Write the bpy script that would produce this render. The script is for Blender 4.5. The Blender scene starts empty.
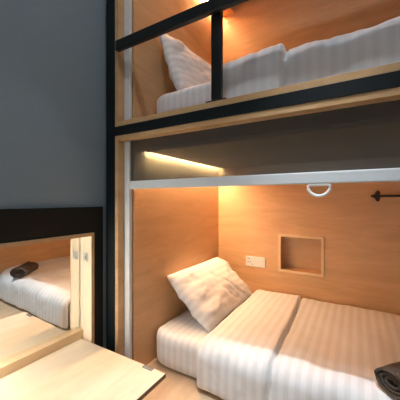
import bpy, bmesh, math, random
from mathutils import Vector, Matrix, noise
C = bpy.context.scene.collection
random.seed(3)
EYE = 1.45                      # height of the camera above the floor
PI = math.pi

# ------------------------------------------------------------------ materials
def new_mat(name):
    m = bpy.data.materials.new(name); m.use_nodes = True
    nt = m.node_tree
    return m, nt, nt.nodes['Principled BSDF']

def plain(name, col, rough=0.5, metal=0.0, spec=0.5, bump=0.0, bscale=200, var=0.06):
    m, nt, b = new_mat(name)
    tc = nt.nodes.new('ShaderNodeTexCoord')
    n = nt.nodes.new('ShaderNodeTexNoise'); n.inputs['Scale'].default_value = bscale if bump else 3.0
    n.inputs['Detail'].default_value = 3
    nt.links.new(tc.outputs['Object'], n.inputs['Vector'])
    mix = nt.nodes.new('ShaderNodeMix'); mix.data_type = 'RGBA'
    mix.inputs['A'].default_value = [c*(1-var) for c in col]+[1]
    mix.inputs['B'].default_value = [min(1, c*(1+var)) for c in col]+[1]
    nt.links.new(n.outputs['Fac'], mix.inputs['Factor'])
    nt.links.new(mix.outputs['Result'], b.inputs['Base Color'])
    b.inputs['Roughness'].default_value = rough; b.inputs['Metallic'].default_value = metal
    b.inputs['Specular IOR Level'].default_value = spec
    if bump:
        bp = nt.nodes.new('ShaderNodeBump'); bp.inputs['Strength'].default_value = bump
        bp.inputs['Distance'].default_value = 0.002
        nt.links.new(n.outputs['Fac'], bp.inputs['Height']); nt.links.new(bp.outputs['Normal'], b.inputs['Normal'])
    return m

def wood(name, dark, light, scale, rough=0.42):
    m, nt, b = new_mat(name)
    tc = nt.nodes.new('ShaderNodeTexCoord')
    mp = nt.nodes.new('ShaderNodeMapping'); mp.inputs['Scale'].default_value = scale
    nt.links.new(tc.outputs['Object'], mp.inputs['Vector'])
    n1 = nt.nodes.new('ShaderNodeTexNoise'); n1.inputs['Scale'].default_value = 2.2
    n1.inputs['Detail'].default_value = 6; n1.inputs['Roughness'].default_value = 0.62
    n1.inputs['Distortion'].default_value = 0.6
    n2 = nt.nodes.new('ShaderNodeTexNoise'); n2.inputs['Scale'].default_value = 14
    n2.inputs['Detail'].default_value = 4
    for n in (n1, n2): nt.links.new(mp.outputs['Vector'], n.inputs['Vector'])
    add = nt.nodes.new('ShaderNodeMath'); add.operation = 'MULTIPLY_ADD'; add.inputs[1].default_value = 0.35
    nt.links.new(n2.outputs['Fac'], add.inputs[0]); nt.links.new(n1.outputs['Fac'], add.inputs[2])
    r = nt.nodes.new('ShaderNodeValToRGB')
    r.color_ramp.elements[0].position = 0.42; r.color_ramp.elements[0].color = (*dark, 1)
    r.color_ramp.elements[1].position = 0.92; r.color_ramp.elements[1].color = (*light, 1)
    nt.links.new(add.outputs[0], r.inputs['Fac']); nt.links.new(r.outputs['Color'], b.inputs['Base Color'])
    b.inputs['Roughness'].default_value = rough
    b.inputs['Specular IOR Level'].default_value = 0.35
    return m

def cloth(name, a, bcol, axis=0, period=0.042, duty=0.5, rough=0.85):
    """satin-striped cotton: stripes of alternating weave across one local axis"""
    m, nt, b = new_mat(name)
    tc = nt.nodes.new('ShaderNodeTexCoord')
    sp = nt.nodes.new('ShaderNodeSeparateXYZ'); nt.links.new(tc.outputs['Object'], sp.inputs[0])
    mul = nt.nodes.new('ShaderNodeMath'); mul.operation = 'MULTIPLY'; mul.inputs[1].default_value = 2*PI/period
    nt.links.new(sp.outputs[axis], mul.inputs[0])
    s = nt.nodes.new('ShaderNodeMath'); s.operation = 'SINE'; nt.links.new(mul.outputs[0], s.inputs[0])
    mr = nt.nodes.new('ShaderNodeMapRange'); mr.inputs['From Min'].default_value = -0.35; mr.inputs['From Max'].default_value = 0.35
    nt.links.new(s.outputs[0], mr.inputs['Value'])
    mix = nt.nodes.new('ShaderNodeMix'); mix.data_type = 'RGBA'
    mix.inputs['A'].default_value = (*a, 1); mix.inputs['B'].default_value = (*bcol, 1)
    nt.links.new(mr.outputs['Result'], mix.inputs['Factor']); nt.links.new(mix.outputs['Result'], b.inputs['Base Color'])
    b.inputs['Roughness'].default_value = rough
    b.inputs['Sheen Weight'].default_value = 0.15
    n = nt.nodes.new('ShaderNodeTexNoise'); n.inputs['Scale'].default_value = 22; n.inputs['Detail'].default_value = 4
    nt.links.new(tc.outputs['Object'], n.inputs['Vector'])
    bp = nt.nodes.new('ShaderNodeBump'); bp.inputs['Strength'].default_value = 0.25; bp.inputs['Distance'].default_value = 0.01
    nt.links.new(n.outputs['Fac'], bp.inputs['Height']); nt.links.new(bp.outputs['Normal'], b.inputs['Normal'])
    return m

def emit(name, col, strength):
    m, nt, b = new_mat(name)
    b.inputs['Base Color'].default_value = (0.9, 0.9, 0.9, 1)
    b.inputs['Emission Color'].default_value = (*col, 1)
    b.inputs['Emission Strength'].default_value = strength
    return m

WD, WL = (0.58, 0.34, 0.165), (0.73, 0.46, 0.24)
M = {}
M['wood_wall'] = wood('wood_wall', WD, WL, (1, 1, 7))
M['wood_flat'] = wood('wood_flat', (0.56, 0.385, 0.235), (0.74, 0.55, 0.36), (6, 1, 1))
M['wood_desk'] = wood('wood_desk', (0.73, 0.585, 0.41), (0.86, 0.725, 0.54), (6, 1, 1), 0.38)
M['wood_edge'] = wood('wood_edge', (0.50, 0.29, 0.13), (0.66, 0.42, 0.21), (2, 2, 4))
M['wood_pale'] = wood('wood_pale', (0.70, 0.48, 0.26), (0.84, 0.62, 0.37), (2, 2, 4))
M['black'] = plain('black_laminate', (0.006, 0.009, 0.010), 0.45, spec=0.3)
M['panel'] = plain('dark_panel', (0.011, 0.012, 0.010), 0.55, spec=0.2)
M['black_metal'] = plain('black_metal', (0.008, 0.009, 0.009), 0.35, spec=0.4)
M['grey_wall'] = plain('grey_paint', (0.205, 0.26, 0.295), 0.8, bump=0.15, bscale=120)
M['room_white'] = plain('room_paint', (0.55, 0.56, 0.58), 0.85)
M['floor'] = wood('floor_boards', (0.16, 0.12, 0.09), (0.26, 0.20, 0.15), (5, 1, 1), 0.5)
M['white_metal'] = plain('white_metal', (0.72, 0.75, 0.75), 0.4)
M['white_plastic'] = plain('white_plastic', (0.85, 0.84, 0.80), 0.35)
M['hole'] = plain('socket_hole', (0.02, 0.02, 0.02), 0.6)
M['steel'] = plain('steel', (0.62, 0.62, 0.60), 0.4, metal=0.7)
M['dark_steel'] = plain('dark_steel', (0.22, 0.22, 0.21), 0.5, metal=0.4)
M['brown_edge'] = plain('brown_edge', (0.16, 0.085, 0.045), 0.6)
M['sheet'] = cloth('striped_sheet', (0.78, 0.78, 0.78), (0.85, 0.85, 0.85))
M['duvet'] = cloth('striped_duvet', (0.775, 0.77, 0.76), (0.86, 0.855, 0.85), period=0.046)
M['duvet_thin'] = cloth('faint_striped_duvet', (0.80, 0.80, 0.80), (0.85, 0.85, 0.85), period=0.046)
M['pillow'] = cloth('striped_pillowcase', (0.77, 0.76, 0.75), (0.86, 0.85, 0.84), axis=1, period=0.046)
M['towel'] = plain('towel_terry', (0.085, 0.068, 0.056), 0.95, bump=1.0, bscale=260, var=0.35, spec=0.1)
M['led_warm'] = emit('led_warm', (1.0, 0.64, 0.37), 285)
M['led_upper'] = emit('led_upper', (1.0, 0.50, 0.22), 135)
M['cabinet_fill'] = emit('cabinet_fill', (1.0, 0.96, 0.88), 46)
M['diffuser'] = emit('diffuser', (0.86, 0.93, 1.0), 85)
M['diffuser_fill'] = emit('diffuser_fill', (0.86, 0.93, 1.0), 2)
M['window_fill'] = emit('window_fill_pane', (0.80, 0.91, 1.0), 1.05)

mm, nt, b = new_mat('mirror_glass')
b.inputs['Metallic'].default_value = 1.0; b.inputs['Roughness'].default_value = 0.0
b.inputs['Base Color'].default_value = (0.88, 0.90, 0.88, 1)
M['mirror'] = mm
# see-through screen mesh of the blind
mm, nt, b = new_mat('screen_mesh')
b.inputs['Base Color'].default_value = (0.105, 0.085, 0.068, 1); b.inputs['Roughness'].default_value = 0.7
tr = nt.nodes.new('ShaderNodeBsdfTransparent'); tr.inputs['Color'].default_value = (0.66, 0.86, 1.0, 1)
ms = nt.nodes.new('ShaderNodeMixShader'); ms.inputs['Fac'].default_value = 0.36
nt.links.new(b.outputs[0], ms.inputs[1]); nt.links.new(tr.outputs[0], ms.inputs[2])
nt.links.new(ms.outputs[0], nt.nodes['Material Output'].inputs['Surface'])
M['screen'] = mm

# ------------------------------------------------------------------ helpers
class MB:
    """collects shapes in room coordinates (z given relative to the eye height) and links them as one mesh"""
    def __init__(s): s.bm = bmesh.new()
    def box(s, x0, x1, y0, y1, z0, z1, bevel=0.0, seg=2, rel=True):
        e = EYE if rel else 0
        r = bmesh.ops.create_cube(s.bm, size=1)
        for v in r['verts']:
            v.co = Vector(((x0+x1)/2 + v.co.x*(x1-x0), (y0+y1)/2 + v.co.y*(y1-y0), (z0+z1)/2 + e + v.co.z*(z1-z0)))
        if bevel:
            ed = {g for v in r['verts'] for g in v.link_edges}
            bmesh.ops.bevel(s.bm, geom=list(ed), offset=bevel, segments=seg, affect='EDGES', profile=0.5)
        return s
    def tube(s, pts, r, n=14, closed=False, cap=True):
        P = [Vector(p) for p in pts]; rings = []; k = len(P)
        up = Vector((0, 0, 1))
        for i, p in enumerate(P):
            a = P[(i-1) % k] if (closed or i) else P[0]
            c = P[(i+1) % k] if (closed or i < k-1) else P[-1]
            t = (c-a).normalized()
            u = t.cross(up)
            if u.length < 1e-3: u = t.cross(Vector((0, 1, 0)))
            u.normalize(); w = u.cross(t).normalized()
            rr = r[i] if isinstance(r, (list, tuple)) else r
            rings.append([s.bm.verts.new(p + u*math.cos(2*PI*j/n)*rr + w*math.sin(2*PI*j/n)*rr) for j in range(n)])
        for i in range(k if closed else k-1):
            A, B = rings[i], rings[(i+1) % k]
            for j in range(n): s.bm.faces.new((A[j], A[(j+1) % n], B[(j+1) % n], B[j]))
        if cap and not closed:
            s.bm.faces.new(rings[0][::-1]); s.bm.faces.new(rings[-1])
        return s
    def build(s, name, mat, parent=None, smooth=False, origin=None):
        bmesh.ops.recalc_face_normals(s.bm, faces=s.bm.faces)
        off = Vector(origin) if origin is not None else (parent['_o'] if False else None)
        base = Vector((0, 0, 0))
        if parent is not None:
            q = parent; base = Vector((0, 0, 0))
            while q is not None: base += q.location; q = q.parent
        if origin is not None: base = Vector(origin)
        for v in s.bm.verts: v.co -= base
        me = bpy.data.meshes.new(name); s.bm.to_mesh(me); s.bm.free()
        me.materials.append(M[mat])
        if smooth:
            for p in me.polygons: p.use_smooth = True
        o = bpy.data.objects.new(name, me); C.objects.link(o)
        if parent is not None: o.parent = parent
        else: o.location = base
        return o

def thing(name, label, cat, loc, group=None):
    o = bpy.data.objects.new(name, None); C.objects.link(o)
    o.empty_display_size = 0.05
    o.location = loc; o['label'] = label; o['category'] = cat
    if group: o['group'] = group
    return o
def tag(o, label, cat, group=None):
    o['label'] = label; o['category'] = cat
    if group: o['group'] = group
    return o
def struct(o): o['kind'] = 'structure'; return o
def E(z): return EYE + z

# ------------------------------------------------------------------ main dimensions (z relative to the eye)
ZB = -0.986                   # lower bed base top
W = 0.140                     # inner face of the pods' left side panel
YB = 1.137                    # inner face of the pods' back panel
XR = 1.96                     # inner face of the pods' right side panel
ZD = -0.745                   # desk top
CY0, CY1 = -0.72, -0.100      # cabinet opening along the wall
ZC1 = -0.192                  # cabinet opening top (inside the lining)

# ------------------------------------------------------------------ room
struct(MB().box(-0.3, 3.0, -3.0, 1.5, -0.1, 0, rel=False).build('floor', 'floor'))
struct(MB().box(-0.3, 3.0, -3.0, 1.5, 3.42, 3.5, rel=False).build('ceiling', 'room_white'))
hz0, hz1 = -0.80, ZC1+0.02
wl = MB()
wl.box(-0.17, -0.02, -2.9, 1.4, -EYE, hz0); wl.box(-0.17, -0.02, -2.9, 1.4, hz1, 3.42-EYE)
wl.box(-0.17, -0.02, -2.9, CY0-0.02, hz0, hz1); wl.box(-0.17, -0.02, CY1+0.02, 1.4, hz0, hz1)
struct(wl.build('wall_left', 'grey_wall'))
struct(MB().box(2.75, 2.9, -2.9, 1.4, 0, 3.42, rel=False).build('wall_right', 'room_white'))
struct(MB().box(-0.02, 2.75, -2.9, -2.75, 0, 3.42, rel=False).build('wall_front', 'room_white'))
struct(MB().box(-0.02, 2.75, 1.3, 1.4, 0, 3.42, rel=False).build('wall_back', 'room_white'))

# unseen glowing pane and frame added behind the camera as low frontal fill
wn = struct(MB().box(0.55, 2.35, -2.75, -2.745, 0.15, 1.45, rel=False).build('fill_window_1', 'window_fill'))
wf = MB()
for q in ((0.50, 0.55, 0.10, 1.50), (2.35, 2.40, 0.10, 1.50), (0.55, 2.35, 0.10, 0.15), (0.55, 2.35, 1.45, 1.50), (1.43, 1.47, 0.15, 1.45)):
    wf.box(q[0], q[1], -2.744, -2.70, q[2], q[3], rel=False)
wf.build('fill_window_frame', 'white_metal', wn)

# ------------------------------------------------------------------ black bunk frame
fr = thing('bunk_frame', 'black rectangular frame edging the fronts of both stacked sleeping pods', 'bed frame', (0.034, 0.03, 0))
for x0, x1 in ((0.0, 0.068), (XR+0.102, XR+0.17)):
    MB().box(x0, x1, 0, 0.07, 0, 3.40, 0.0015, 1, rel=False).build('post', 'black', fr)
MB().box(0.068, XR+0.102, 0, 0.046, 0.3525, 0.403, 0.001, 1).build('cross_beam', 'black', fr)
MB().box(0.068, XR+0.102, 0, 0.046, 1.60, 1.70, 0.001, 1).build('cross_beam', 'black', fr)

# ------------------------------------------------------------------ pods
def back_panel(mb, z0, z1, hole=None):
    y0, y1 = YB, YB+0.018
    if not hole: return mb.box(W-0.02, XR+0.02, y0, y1, z0, z1)
    a, b_, c, d = hole
    mb.box(W-0.02, a, y0, y1, z0, z1); mb.box(b_, XR+0.02, y0, y1, z0, z1)
    mb.box(a, b_, y0, y1, z0, c); mb.box(a, b_, y0, y1, d, z1)
    return mb
def reveal(z0, z1, zi0, zi1):
    """wooden ring just inside the black frame"""
    m = MB()
    m.box(0.068, 0.093, 0.003, 0.062, z0, z1, 0.001, 1); m.box(XR+0.077, XR+0.102, 0.003, 0.062, z0, z1, 0.001, 1)
    if zi1 > 0: m.box(0.093, XR+0.077, 0.003, 0.046, zi1, z1, 0.001, 1)
    if z0 != zi0: m.box(0.093, XR+0.077, 0.003, 0.062, z0, zi0, 0.001, 1)
    return m
# lower pod
pod = thing('sleeping_pod', 'lower wood-lined sleeping pod with wall niche and power socket', 'bunk bed', (1.2, 0.6, 0), 'stacked wood-lined sleeping pods')
reveal(ZB, 0.3525, ZB, 0.3275).build('wood_trim', 'wood_edge', pod)
MB().box(W-0.02, W, 0.075, YB, ZB, 0.34).build('side_panel', 'wood_wall', pod)
MB().box(XR, XR+0.02, 0.075, YB, ZB, 0.34).build('side_panel', 'wood_wall', pod)
NH = (0.695, 0.994, -0.554, -0.289)
bp_ = back_panel(MB(), ZB, 0.34, NH).build('back_panel', 'wood_wall', pod)
a, b_, c, d = NH
nb = MB(); t = 0.006
nb.box(a-0.012, b_+0.012, YB+0.10, YB+0.112, c-0.012, d+0.012)
nb.box(a-0.010, a, YB-0.004, YB+0.10, c-0.010, d+0.010); nb.box(b_, b_+0.010, YB-0.004, YB+0.10, c-0.010, d+0.010)
nb.box(a, b_, YB-0.004, YB+0.10, c-0.010, c); nb.box(a, b_, YB-0.004, YB+0.10, d, d+0.010)
nb.build('wall_niche', 'wood_wall', bp_)
nf = MB()
for q in ((a-0.017, a+0.003, c-0.017, d+0.017), (b_-0.003, b_+0.017, c-0.017, d+0.017)):
    nf.box(q[0], q[1], YB-0.010, YB-0.0005, q[2], q[3], 0.001, 1)
nf.box(a+0.003, b_-0.003, YB-0.010, YB-0.0005, c-0.017, c+0.003, 0.001, 1)
nf.box(a+0.003, b_-0.003, YB-0.010, YB-0.0005, d-0.003, d+0.017, 0.001, 1)
nf.build('niche_frame', 'wood_pale', bp_)
MB().box(0.07, XR+0.10, -0.115, YB, ZB-0.03, ZB, 0.002, 1).build('bed_base', 'wood_flat', pod)
MB().box(0.07, XR+0.10, -0.10, -0.08, -EYE, ZB-0.03).build('base_front', 'wood_wall', pod)
MB().box(0.19, XR, 0.16, YB, 0.283, 0.303, 0.001, 1).build('ceiling_panel', 'wood_wall', pod)
# upper pod
up = thing('sleeping_pod', 'upper wood-lined sleeping pod above the black cross beam', 'bunk bed', (1.2, 0.6, EYE+0.35), 'stacked wood-lined sleeping pods')
reveal(0.403, 1.60, 0.430, 1.575).build('wood_trim', 'wood_edge', up)
MB().box(W-0.02, W, 0.075, YB, 0.403, 1.83).build('side_panel', 'wood_wall', up)
MB().box(XR, XR+0.02, 0.075, YB, 0.403, 1.83).build('side_panel', 'wood_wall', up)
back_panel(MB(), 0.403, 1.83).build('back_panel', 'wood_wall', up)
MB().box(W-0.02, XR+0.02, 0.062, YB+0.018, 0.345, 0.403).build('bed_base', 'wood_flat', up)
MB().box(0.178, 0.29, 0.10, YB, 1.638, 1.66, 0.001, 1).build('light_pelmet', 'wood_wall', up)
MB().box(W-0.02, XR+0.02, 0.062, YB+0.018, 1.83, 1.85).build('ceiling_panel', 'wood_wall', up)

# LED strips
MB().box(0.150, 0.166, 0.17, YB-0.02, 0.286, 0.292).box(0.143, 0.187, 0.17, YB-0.02, 0.292, 0.300) \
  .build('led_strip_channel_tmp', 'white_metal') if False else None
def led(label, x0, x1, y0, y1, z, mat, lip):
    t_ = thing('led_strip', label, 'light', ((x0+x1)/2, y0, EYE+z), 'hidden strip lights of the pods')
    MB().box(x0-0.004, x1+0.004, y0, y1, z+0.004, z+0.012).build('channel', 'white_metal', t_)
    MB().box(x1+0.0042, x1+0.0062, y0, y1, z-lip, z+0.012).build('lip', 'wood_wall', t_)
    MB().box(x0-0.004, x1+0.0062, y0-0.003, y0-0.0005, z-lip, z+0.012).build('end_cap', 'wood_wall', t_)
    MB().box(x0, x1, y0, y1, z, z+0.004).build('diffuser', mat, t_)
led('strip light under the lower pod ceiling, seen through the grey blind', 0.149, 0.169, 0.17, YB-0.015, 0.289, 'led_warm', 0.008)
led('warm strip light along the left wall at the top of the upper pod', 0.150, 0.166, 0.12, YB-0.015, 1.645, 'led_upper', 0.004)

# ------------------------------------------------------------------ roller blind of the lower pod + tracks
bl = thing('roller_blind', 'grey see-through roller blind half lowered over the lower pod, white bottom bar', 'blind', (1.2, 0.055, EYE+0.33))
MB().box(0.134, XR+0.036, 0.0545, 0.0555, 0.103, 0.328).build('screen_fabric', 'screen', bl)
MB().box(0.134, XR+0.036, 0.047, 0.065, 0.061, 0.105, 0.004, 2).build('bottom_bar', 'white_metal', bl)
def track(x0, x1, z0, z1): return MB().box(x0, x1, 0.046, 0.068, z0, z1, 0.003, 2)
track(0.0935, 0.1335, ZB+0.001, 0.3265).build('side_track', 'white_metal', bl)
track(XR+0.0365, XR+0.0765, ZB+0.001, 0.3265).build('side_track', 'white_metal', bl)
pts = []
rx, rz, cz = 0.040, 0.040, 0.055
for i in range(25):
    a_ = PI + PI*i/24
    pts.append((1.099 + rx*math.cos(a_)*(1.0), 0.054, E(cz + rz*math.sin(a_))))
pts = [(1.099-0.030, 0.054, E(0.0575))] + pts[1:-1] + [(1.099+0.030, 0.054, E(0.0575))]
MB().tube(pts, 0.006, 10, closed=True).build('pull_ring', 'white_plastic', bl, True)
bu = thing('blind_track', 'white vertical blind tracks at the ends of the upper pod opening', 'track', (0.11, 0.057, EYE+0.43))
track(0.0935, 0.1335, 0.4305, 1.574).build('side_track', 'white_metal', bu)
track(XR+0.0365, XR+0.0765, 0.4305, 1.574).build('side_track', 'white_metal', bu)

# ------------------------------------------------------------------ safety rail
sr = thing('safety_rail', 'black metal guard rail with upright post on the sill of the upper pod', 'rail', (0.69, -0.005, EYE+0.43))
MB().box(0.100, XR+0.06, -0.027, 0.001, 0.803, 0.858, 0.006, 3).build('rail', 'black_metal', sr)
MB().box(0.667, 0.716, 0.004, 0.034, 0.4355, 0.9, 0.008, 3).build('post', 'black_metal', sr)
MB().box(0.642, 0.741, 0.004, 0.046, 0.430, 0.4365, 0.002, 2).build('foot_plate', 'black_metal', sr)

# ------------------------------------------------------------------ socket, rod
sk = thing('power_socket', 'white double wall plate with three-pin socket beside the niche', 'socket', (0.487, YB, EYE-0.517))
MB().box(0.403, 0.571, YB-0.010, YB-0.0005, -0.560, -0.475, 0.003, 2).build('wall_plate', 'white_plastic', sk)
MB().box(0.498, 0.552, YB-0.0135, YB-0.0102, -0.546, -0.489, 0.001, 2).build('blank_cover', 'white_plastic', sk)
for x, z, w, h in ((0.436, -0.497, 0.005, 0.012), (0.426, -0.523, 0.011, 0.005), (0.446, -0.523, 0.011, 0.005), (0.462, -0.540, 0.006, 0.006), (0.424, -0.492, 0.006, 0.006)):
    MB().box(x-w/2, x+w/2, YB-0.0115, YB-0.0102, z-h/2, z+h/2).build('pin_hole', 'hole', sk)
rd = thing('towel_rail', 'thin black rail with round collar mounted on the back wall near the niche', 'rail', (1.34, YB, EYE+0.025))
yr, zr = YB-0.07, E(0.026)
MB().tube([(1.300, yr, zr), (1.92, yr, zr)], 0.0075, 14).build('rod', 'black_metal', rd, False)
for x in (1.338, 1.88):
    MB().tube([(x-0.013, yr, zr), (x-0.007, yr, zr), (x+0.007, yr, zr), (x+0.013, yr, zr)], [0.024, 0.036, 0.036, 0.024], 20).build('collar', 'black_metal', rd)
    MB().tube([(x, YB-0.0005, zr), (x, YB-0.008, zr), (x, YB-0.0085, zr), (x, yr+0.01, zr)], [0.022, 0.022, 0.010, 0.010], 18).build('wall_bracket', 'black_metal', rd)

# ------------------------------------------------------------------ wall cabinet with mirror and fold-down desk
cab = thing('mirror_cabinet', 'black fronted wall cabinet with mirror and folded-down pale wooden desk flap', 'cabinet', (-0.05, -0.6, 0))
pn = MB(); zt = -0.037
pn.box(-0.0195, 0, CY0-0.25, CY0-0.018, -1.05, zt); pn.box(-0.0195, 0, CY1+0.018, -0.021, -1.05, zt)
pn.box(-0.0195, 0, CY0-0.018, CY1+0.018, ZC1+0.018, zt); pn.box(-0.0195, 0, CY0-0.018, CY1+0.018, -1.05, ZD-0.04)
pn.build('front_panel', 'panel', cab)
et = MB()
for q in ((CY1, CY1+0.017, ZD-0.035, ZC1+0.017), (CY0-0.017, CY0, ZD-0.035, ZC1+0.017), (CY0, CY1, ZC1, ZC1+0.017)):
    et.box(0.0032, 0.0062, q[0], q[1], q[2], q[3])
et.build('edge_trim', 'wood_edge', cab)
ln = MB()
ln.box(-0.112, 0.003, CY1, CY1+0.017, ZD-0.035, ZC1+0.017, 0.0008, 1); ln.box(-0.112, 0.003, CY0-0.017, CY0, ZD-0.035, ZC1+0.017, 0.0008, 1)
ln.box(-0.112, 0.003, CY0, CY1, ZC1, ZC1+0.017, 0.0008, 1); ln.box(-0.112, -0.0145, CY0, CY1, ZD-0.035, ZD-0.02, 0.0008, 1)
ln.build('lining', 'wood_desk', cab)
MB().box(-0.115, -0.1125, CY0, CY1, ZD-0.035, ZC1+0.017).build('back_board', 'wood_edge', cab)
MIR_ANG = math.radians(-1.2)
mr_ = MB().box(-0.0035, 0.0, -(CY1-CY0)+0.006, -0.003, -0.702, ZC1-0.003).build('mirror', 'mirror', cab)
# hinge the sheet on its right edge so it leans slightly off the wall line
mr_.data.transform(Matrix.Translation(Vector((0, 0, 0))))
for v in mr_.data.vertices: v.co += cab.location
mr_.location = Vector((-0.089, CY1-0.002, 0)) - cab.location
mr_.rotation_euler = (0, 0, MIR_ANG)
MB().box(-0.112, -0.062, CY0+0.001, CY1-0.001, ZD-0.015, -0.703, 0.001, 1).build('mirror_ledge', 'wood_pale', cab)
fl = MB().box(-0.058, 0.512, CY0+0.004, CY1-0.016, ZD-0.018, ZD, 0.0012, 1).build('desk_flap', 'wood_desk', cab)
MB().box(0.396, 0.450, CY1-0.036, CY1-0.019, ZD+0.0002, ZD+0.003).build('catch_plate', 'dark_steel', fl)
MB().box(0.5123, 0.514, CY0+0.004, CY1-0.016, ZD-0.018, ZD-0.0008).build('edge_band', 'brown_edge', fl)
lt = MB().box(-0.062, -0.022, CY1-0.0030, CY1-0.0003, -0.330, -0.283, 0.001, 1).build('latch', 'steel', cab)
MB().box(-0.050, -0.034, CY1-0.009, CY1-0.0031, -0.318, -0.297, 0.001, 1).build('latch_bolt', 'steel', lt)
MB().box(-0.060, -0.015, CY0+0.0005, CY0+0.006, ZD+0.06, ZC1-0.03).build('led_strip', 'cabinet_fill', cab)  # unseen strip added on the left jamb to light the right jamb evenly

# ------------------------------------------------------------------ soft goods
def fbm(p, s, o=3): return noise.fractal(Vector(p)*s, 0.8, 2.0, o)
def soft_box(x0, x1, y0, y1, z0, z1, r, step=0.03, amp=0.006, seed=0, sc=4):
    """a slab with rounded edges and gently uneven faces"""
    bm = bmesh.new()
    nx, ny, nz = [max(2, int(round(d_/step))) for d_ in (x1-x0, y1-y0, z1-z0)]
    V = {}
    def vert(i, j, k):
        key = (i, j, k)
        if key not in V:
            p = Vector((x0+(x1-x0)*i/nx, y0+(y1-y0)*j/ny, z0+(z1-z0)*k/nz))
            q = Vector((min(max(p.x, x0+r), x1-r), min(max(p.y, y0+r), y1-r), min(max(p.z, z0+r), z1-r)))
            d_ = p-q
            if d_.length > 1e-6:
                L = max(abs(d_.x), abs(d_.y), abs(d_.z))
                nrm = d_.normalized(); p = q + nrm*L
                # keep the underside flat
                f = max(0.0, min(1.0, (p.z-z0)/0.06))
                n_ = fbm((p.x+seed*7.1, p.y, p.z), sc)
                p += nrm*amp*n_*f
            V[key] = bm.verts.new((p.x, p.y, p.z+EYE))
        return V[key]
    for i in range(nx):
        for j in range(ny):
            for k in (0, nz): bm.faces.new((vert(i, j, k), vert(i+1, j, k), vert(i+1, j+1, k), vert(i, j+1, k)))
    for i in range(nx):
        for k in range(nz):
            for j in (0, ny): bm.faces.new((vert(i, j, k), vert(i+1, j, k), vert(i+1, j, k+1), vert(i, j, k+1)))
    for j in range(ny):
        for k in range(nz):
            for i in (0, nx): bm.faces.new((vert(i, j, k), vert(i, j+1, k), vert(i, j+1, k+1), vert(i, j, k+1)))
    mb = MB(); mb.bm.free(); mb.bm = bm
    return mb

def foot(x, y, y0, y1, xe=XR-0.02, R=0.42, A=0.26):
    q = min(1, max(0, (x-(xe-R))/R))
    h = min(1, max(0, (W+0.15-x)/0.14))
    return y + (A*(1-math.sqrt(max(0, 1-q*q)))+0.07*(1-math.sqrt(max(0, 1-h*h))))*(1-(y-y0)/(y1-y0))
def round_foot(mb, y0, y1):
    for v in mb.bm.verts: v.co.y = foot(v.co.x, v.co.y, y0, y1)
    return mb
o = round_foot(soft_box(W+0.012, XR-0.045, 0.198, YB-0.012, ZB+0.001, ZB+0.205, 0.045, 0.022, 0.006, 1), 0.195, YB-0.012).build('mattress', 'sheet', None, True, (1.1, 0.66, EYE+ZB))
tag(o, 'thick mattress in white striped sheet on the wooden base of the lower pod', 'mattress', 'mattresses in striped white sheets')
o = round_foot(soft_box(W+0.010, XR-0.045, 0.195, YB-0.012, 0.4035, 0.632, 0.045, 0.022, 0.006, 5), 0.195, YB-0.012).build('mattress', 'sheet', None, True, (1.1, 0.66, EYE+0.403))
tag(o, 'mattress in white striped sheet inside the upper pod behind the guard rail', 'mattress', 'mattresses in striped white sheets')

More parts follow.
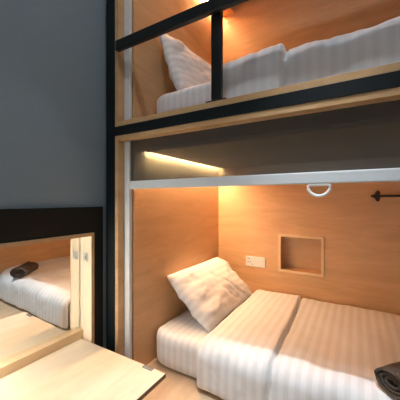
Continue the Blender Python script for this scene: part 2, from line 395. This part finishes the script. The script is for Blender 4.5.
def duvet(x0, x1, ym, yb, zt, zbot, seam, step, seed, thick=0.040, slant=0.0, amp=0.008, notch=0.85):
    """striped duvet spread over a mattress top and hanging down its front; seam = x of the folded crease"""
    # inner path hugs the mattress front (ym) and top (zt)
    yi, zi = ym-0.006, zt+0.004
    ri = 0.04
    path = []
    n1 = 12
    for i in range(n1): path.append((yi, zbot+(zi-ri-zbot)*i/n1, (-1, 0)))
    for i in range(9):
        a_ = (PI/2)*i/8
        path.append((yi+ri-ri*math.cos(a_), zi-ri+ri*math.sin(a_), (-math.cos(a_), math.sin(a_))))
    n2 = 40
    for i in range(1, n2+1):
        path.append((yi+ri+(yb-yi-ri)*i/n2, zi, (0, 1)))
    n = len(path); nx = int((x1-x0)/0.0065)
    bm = bmesh.new(); rings = []
    for i in range(nx+1):
        x = x0+(x1-x0)*i/nx
        ring_o, ring_i = [], []
        dx = min(x-x0, x1-x)
        for j, (y, z, nn) in enumerate(path):
            s_ = j/(n-1)
            de = min(j*0.02, (n-1-j)*0.022)
            edge = min(1, (max(0, dx)/0.045)) ; edge = math.sqrt(max(0, 1-(1-edge)**2))
            ed2 = min(1, max(0, de)/0.05); ed2 = math.sqrt(max(0, 1-(1-ed2)**2))
            th = 0.006+(thick-0.006)*edge*(0.25+0.75*ed2)
            xs = seam+0.020*math.sin(3.2*y+seed)+slant*(y-ym) + 0.012*noise.noise(Vector((y*14, z*9, seed)))
            d_ = x-xs
            th += step*(1/(1+math.exp(d_/0.004)))*edge*(0.4+0.6*ed2)*math.exp(min(0, d_+0.0)/0.25)
            th -= (thick*notch)*math.exp(-((d_-0.007)/0.0065)**2)*(0.35+0.65*ed2)
            top = 1 if nn[1] > 0.5 else 0.6
            w_ = fbm((x+seed*3, y, z), 5, 4)*amp*top*edge
            w_ += 0.004*math.sin(x*26+3*noise.noise(Vector((y*3, z*3, seed))))*(1-top)*2*edge
            w_ += 0.006*max(0, 1-abs(d_)/0.10)*noise.noise(Vector((x*30, y*12, seed+z*10)))*edge
            th = max(0.005, th+w_*min(1, ed2+0.3))
            # keep free of the wall at the back
            ring_o.append(bm.verts.new((x, foot(x, y+nn[0]*th, 0.195, YB-0.012), z+nn[1]*th+EYE)))
            ring_i.append(bm.verts.new((x, foot(x, y, 0.195, YB-0.012), z+EYE)))
        rings.append(ring_o+ring_i[::-1])
    L = len(rings[0])
    for i in range(nx):
        A, B = rings[i], rings[i+1]
        for j in range(L): bm.faces.new((A[j], A[(j+1) % L], B[(j+1) % L], B[j]))
    for R in (rings[0], rings[-1]):
        for j in range(n-1): bm.faces.new((R[j], R[j+1], R[L-2-j], R[L-1-j]))
    mb = MB(); mb.bm.free(); mb.bm = bm
    return mb
o = duvet(0.500, XR-0.018, 0.186, YB-0.018, ZB+0.210, ZB+0.012, 0.865, 0.014, 0.6).build('duvet', 'duvet', None, True, (1.2, 0.6, EYE+ZB+0.2))
tag(o, 'white striped duvet with a crease spread over the mattress in the lower pod', 'duvet', 'striped white duvets')
o = duvet(0.60, XR-0.018, 0.183, YB-0.018, 0.637, 0.425, 0.962, 0.026, 4.1, thick=0.038, amp=0.014, notch=0.5).build('duvet', 'duvet_thin', None, True, (1.2, 0.6, EYE+0.6))
tag(o, 'white striped duvet on the upper pod mattress behind the guard rail', 'duvet', 'striped white duvets')

def pillow(center, lean, yaw, L, Wd, T, seed, mat='pillow', roll=0.0):
    """local x = long side, y = short side, z = thickness"""
    bm = bmesh.new(); N, K = 56, 44
    rows = {}
    for side in (1, -1):
        for i in range(N+1):
            for j in range(K+1):
                u, v = -1+2*i/N, -1+2*j/K
                if side == -1 and (i in (0, N) or j in (0, K)): rows[(side, i, j)] = rows[(1, i, j)]; continue
                pu = u*(1-0.055*(1-v*v)); pv = v*(1-0.075*(1-u*u))
                h = ((1-abs(u)**3.0)*(1-abs(v)**3.0))
                h = max(0, h)**0.55*T/2
                cr_ = 1-0.05*(u*u*v*v)**2; x, y = pu*L/2*cr_, pv*Wd/2*cr_
                e = min(1, (1-max(abs(u), abs(v)))*5)
                wr = 0.010*fbm((x*1.2+seed, y*1.6, side*3), 7, 4)*e
                cr = max(0, abs(u)-0.45)
                wr += 0.012*cr*math.sin(v*9+seed+4*noise.noise(Vector((x*6, y*6, seed))))*e*2
                rr = noise.noise(Vector((x*3.5+seed, y*8+x*6, 5.0+side)))
                wr += -0.012*max(0, 1-abs(rr)*7)*e
                rows[(side, i, j)] = bm.verts.new((x, y, side*h+wr))
    for side in (1, -1):
        for i in range(N):
            for j in range(K):
                q = [rows[(side, i, j)], rows[(side, i+1, j)], rows[(side, i+1, j+1)], rows[(side, i, j+1)]]
                try: bm.faces.new(q)
                except ValueError: pass
    bmesh.ops.recalc_face_normals(bm, faces=bm.faces)
    me = bpy.data.meshes.new('pillow'); bm.to_mesh(me); bm.free(); me.materials.append(M[mat])
    for p in me.polygons: p.use_smooth = True
    o = bpy.data.objects.new('pillow', me); C.objects.link(o)
    # columns: local x -> along the bed width (room Y), local y -> up the slope towards the left wall
    ex = Vector((0, 1, 0)); ey = Vector((-math.cos(lean), 0, math.sin(lean))); ez = ex.cross(ey)
    if ez.z < 0: ez = -ez; ex = -ex
    R = Matrix((ex, ey, ez)).transposed().to_4x4()
    o.matrix_world = Matrix.Translation(Vector((center[0], center[1], E(center[2])))) @ Matrix.Rotation(yaw, 4, 'Z') @ R @ Matrix.Rotation(roll, 4, 'Z')
    return o
o = pillow((0.330, 0.69, -0.634), math.radians(41), math.radians(-2), 0.72, 0.45, 0.20, 2.0)
tag(o, 'plump white striped pillow leaning on the wood wall in the lower pod', 'pillow', 'striped white pillows')
o = pillow((0.275, 0.55, 0.835), math.radians(70), math.radians(-3), 0.66, 0.44, 0.15, 9.0)
tag(o, 'white pillow propped against the wall in the upper pod behind the guard rail', 'pillow', 'striped white pillows')

# ------------------------------------------------------------------ rolled towel: one spiral sheet, a fold at its core
def towel(p0, direction, length, r0, turns, th):
    bm = bmesh.new()
    n = 110; core = 0.010
    prof = []
    for i in range(n+1):
        a_ = 2*PI*turns*i/n
        r = core+(r0-core)*i/n
        prof.append((a_, r))
    m = 26
    def ring(f, inset):
        out, inn = [], []
        for a_, r in prof:
            wob = 1+0.045*noise.noise(Vector((math.cos(a_)*2, math.sin(a_)*2, f*5)))
            ro, ri_ = (r+th/2-inset)*wob, (r-th/2+inset)*wob
            # squashed by its own weight
            fn = lambda q: (q*math.cos(a_)*1.18, q*math.sin(a_)*0.80)
            out.append(fn(ro)); inn.append(fn(max(0.001, ri_)))
        return out+inn[::-1]
    R = []
    d = Vector(direction).normalized(); s_ = d.cross(Vector((0, 0, 1))).normalized(); u = Vector((0, 0, 1))
    P = Vector(p0)
    for k in range(m+1):
        f = k/m
        inset = 0.003 if k in (0, m) else 0.0
        tele = 0
        row = []
        pr = ring(f, inset)
        for idx, (a1, b1) in enumerate(pr):
            q = idx if idx <= n else (2*n+1-idx)
            push = (0.010*(1-q/n) - 0.006*noise.noise(Vector((a1*40, b1*40, 1))))*(1 if f < 0.5 else -1)*abs(2*f-1)**6
            row.append(bm.verts.new(P + d*(length*f+push) + s_*a1 + u*b1))
        R.append(row)
    L = len(R[0])
    for k in range(m):
        for j in range(L): bm.faces.new((R[k][j], R[k][(j+1) % L], R[k+1][(j+1) % L], R[k+1][j]))
    for row in (R[0], R[-1]):
        for j in range(n): bm.faces.new((row[j], row[j+1], row[L-2-j], row[L-1-j]))
    mb = MB(); mb.bm.free(); mb.bm = bm
    return mb
ZTOP = ZB+0.210+0.004+0.040
o = towel((1.325, 0.185, E(ZTOP+0.052)), (0.66, 0.75, 0.0), 0.28, 0.060, 3.2, 0.0135).build('rolled_towel', 'towel', None, True, (1.4, 0.3, E(ZTOP)))
tag(o, 'dark brown rolled towel lying on the striped duvet in the lower pod', 'towel')

# ------------------------------------------------------------------ lights
for cx_, cy_, hx, hy, mt, lb in ((0.95, -0.63, 0.24, 0.03, 'diffuser', 'slim white ceiling light panel nearest the front of the pods'),
                                 (1.4, -2.1, 0.45, 0.30, 'diffuser_fill', 'broad white fill panel added on the unseen ceiling away from the pods')):  # the broad panel is added out of view as soft frontal fill
    cl = thing('ceiling_light', lb, 'light', (cx_, cy_, 3.42), 'ceiling light panels')
    MB().box(cx_-hx-0.02, cx_+hx+0.02, cy_-hy-0.02, cy_+hy+0.02, 3.385, 3.4195, 0.003, 1, rel=False).build('housing', 'white_metal', cl)
    MB().box(cx_-hx, cx_+hx, cy_-hy, cy_+hy, 3.379, 3.3845, rel=False).build('light_diffuser', mt, cl)
M['lens'] = emit('fill_spot_lens', (0.85, 0.93, 1.0), 6)
for x, y, pw, ang, lb in ((1.10, -0.44, 195, 38, 'small round fill light added on the unseen ceiling over the beds'), (0.40, -0.42, 30, 36, 'small round fill light added on the unseen ceiling over the desk flap')):  # spots added out of view to brighten the lower bed front and desk
    dl = thing('fill_spot', lb, 'light', (x, y, 3.42), 'added round fill lights')
    MB().tube([(x, y, 3.4195), (x, y, 3.400), (x, y, 3.398)], [0.055, 0.055, 0.050], 24).build('housing', 'white_metal', dl)
    MB().tube([(x, y, 3.3975), (x, y, 3.394)], 0.036, 24).build('lens', 'lens', dl)
    ld = bpy.data.lights.new('fill_spot_beam', 'SPOT'); ld.energy = pw; ld.color = (0.84, 0.92, 1.0)
    ld.spot_size = math.radians(ang); ld.spot_blend = 0.45; ld.shadow_soft_size = 0.03
    lo = bpy.data.objects.new('fill_spot_beam', ld); C.objects.link(lo); lo.parent = dl; lo.location = (0, 0, -0.04)
w = bpy.data.worlds.new('World'); bpy.context.scene.world = w; w.use_nodes = True
w.node_tree.nodes['Background'].inputs['Color'].default_value = (0.5, 0.6, 0.7, 1)
w.node_tree.nodes['Background'].inputs['Strength'].default_value = 0.3

# ------------------------------------------------------------------ camera
cam = bpy.data.cameras.new('camera'); co = bpy.data.objects.new('camera', cam); C.objects.link(co)
cam.lens = 266/400*36; cam.sensor_width = 36; cam.clip_start = 0.02
co.location = (1.221, -1.025, EYE)
co.rotation_euler = (PI/2, 0, math.radians(30.55))
sc = bpy.context.scene
sc.camera = co
sc.view_settings.view_transform = 'Standard'; sc.view_settings.look = 'None'
sc.view_settings.exposure = 0.06; sc.view_settings.gamma = 1; sc.view_settings.use_curve_mapping = False
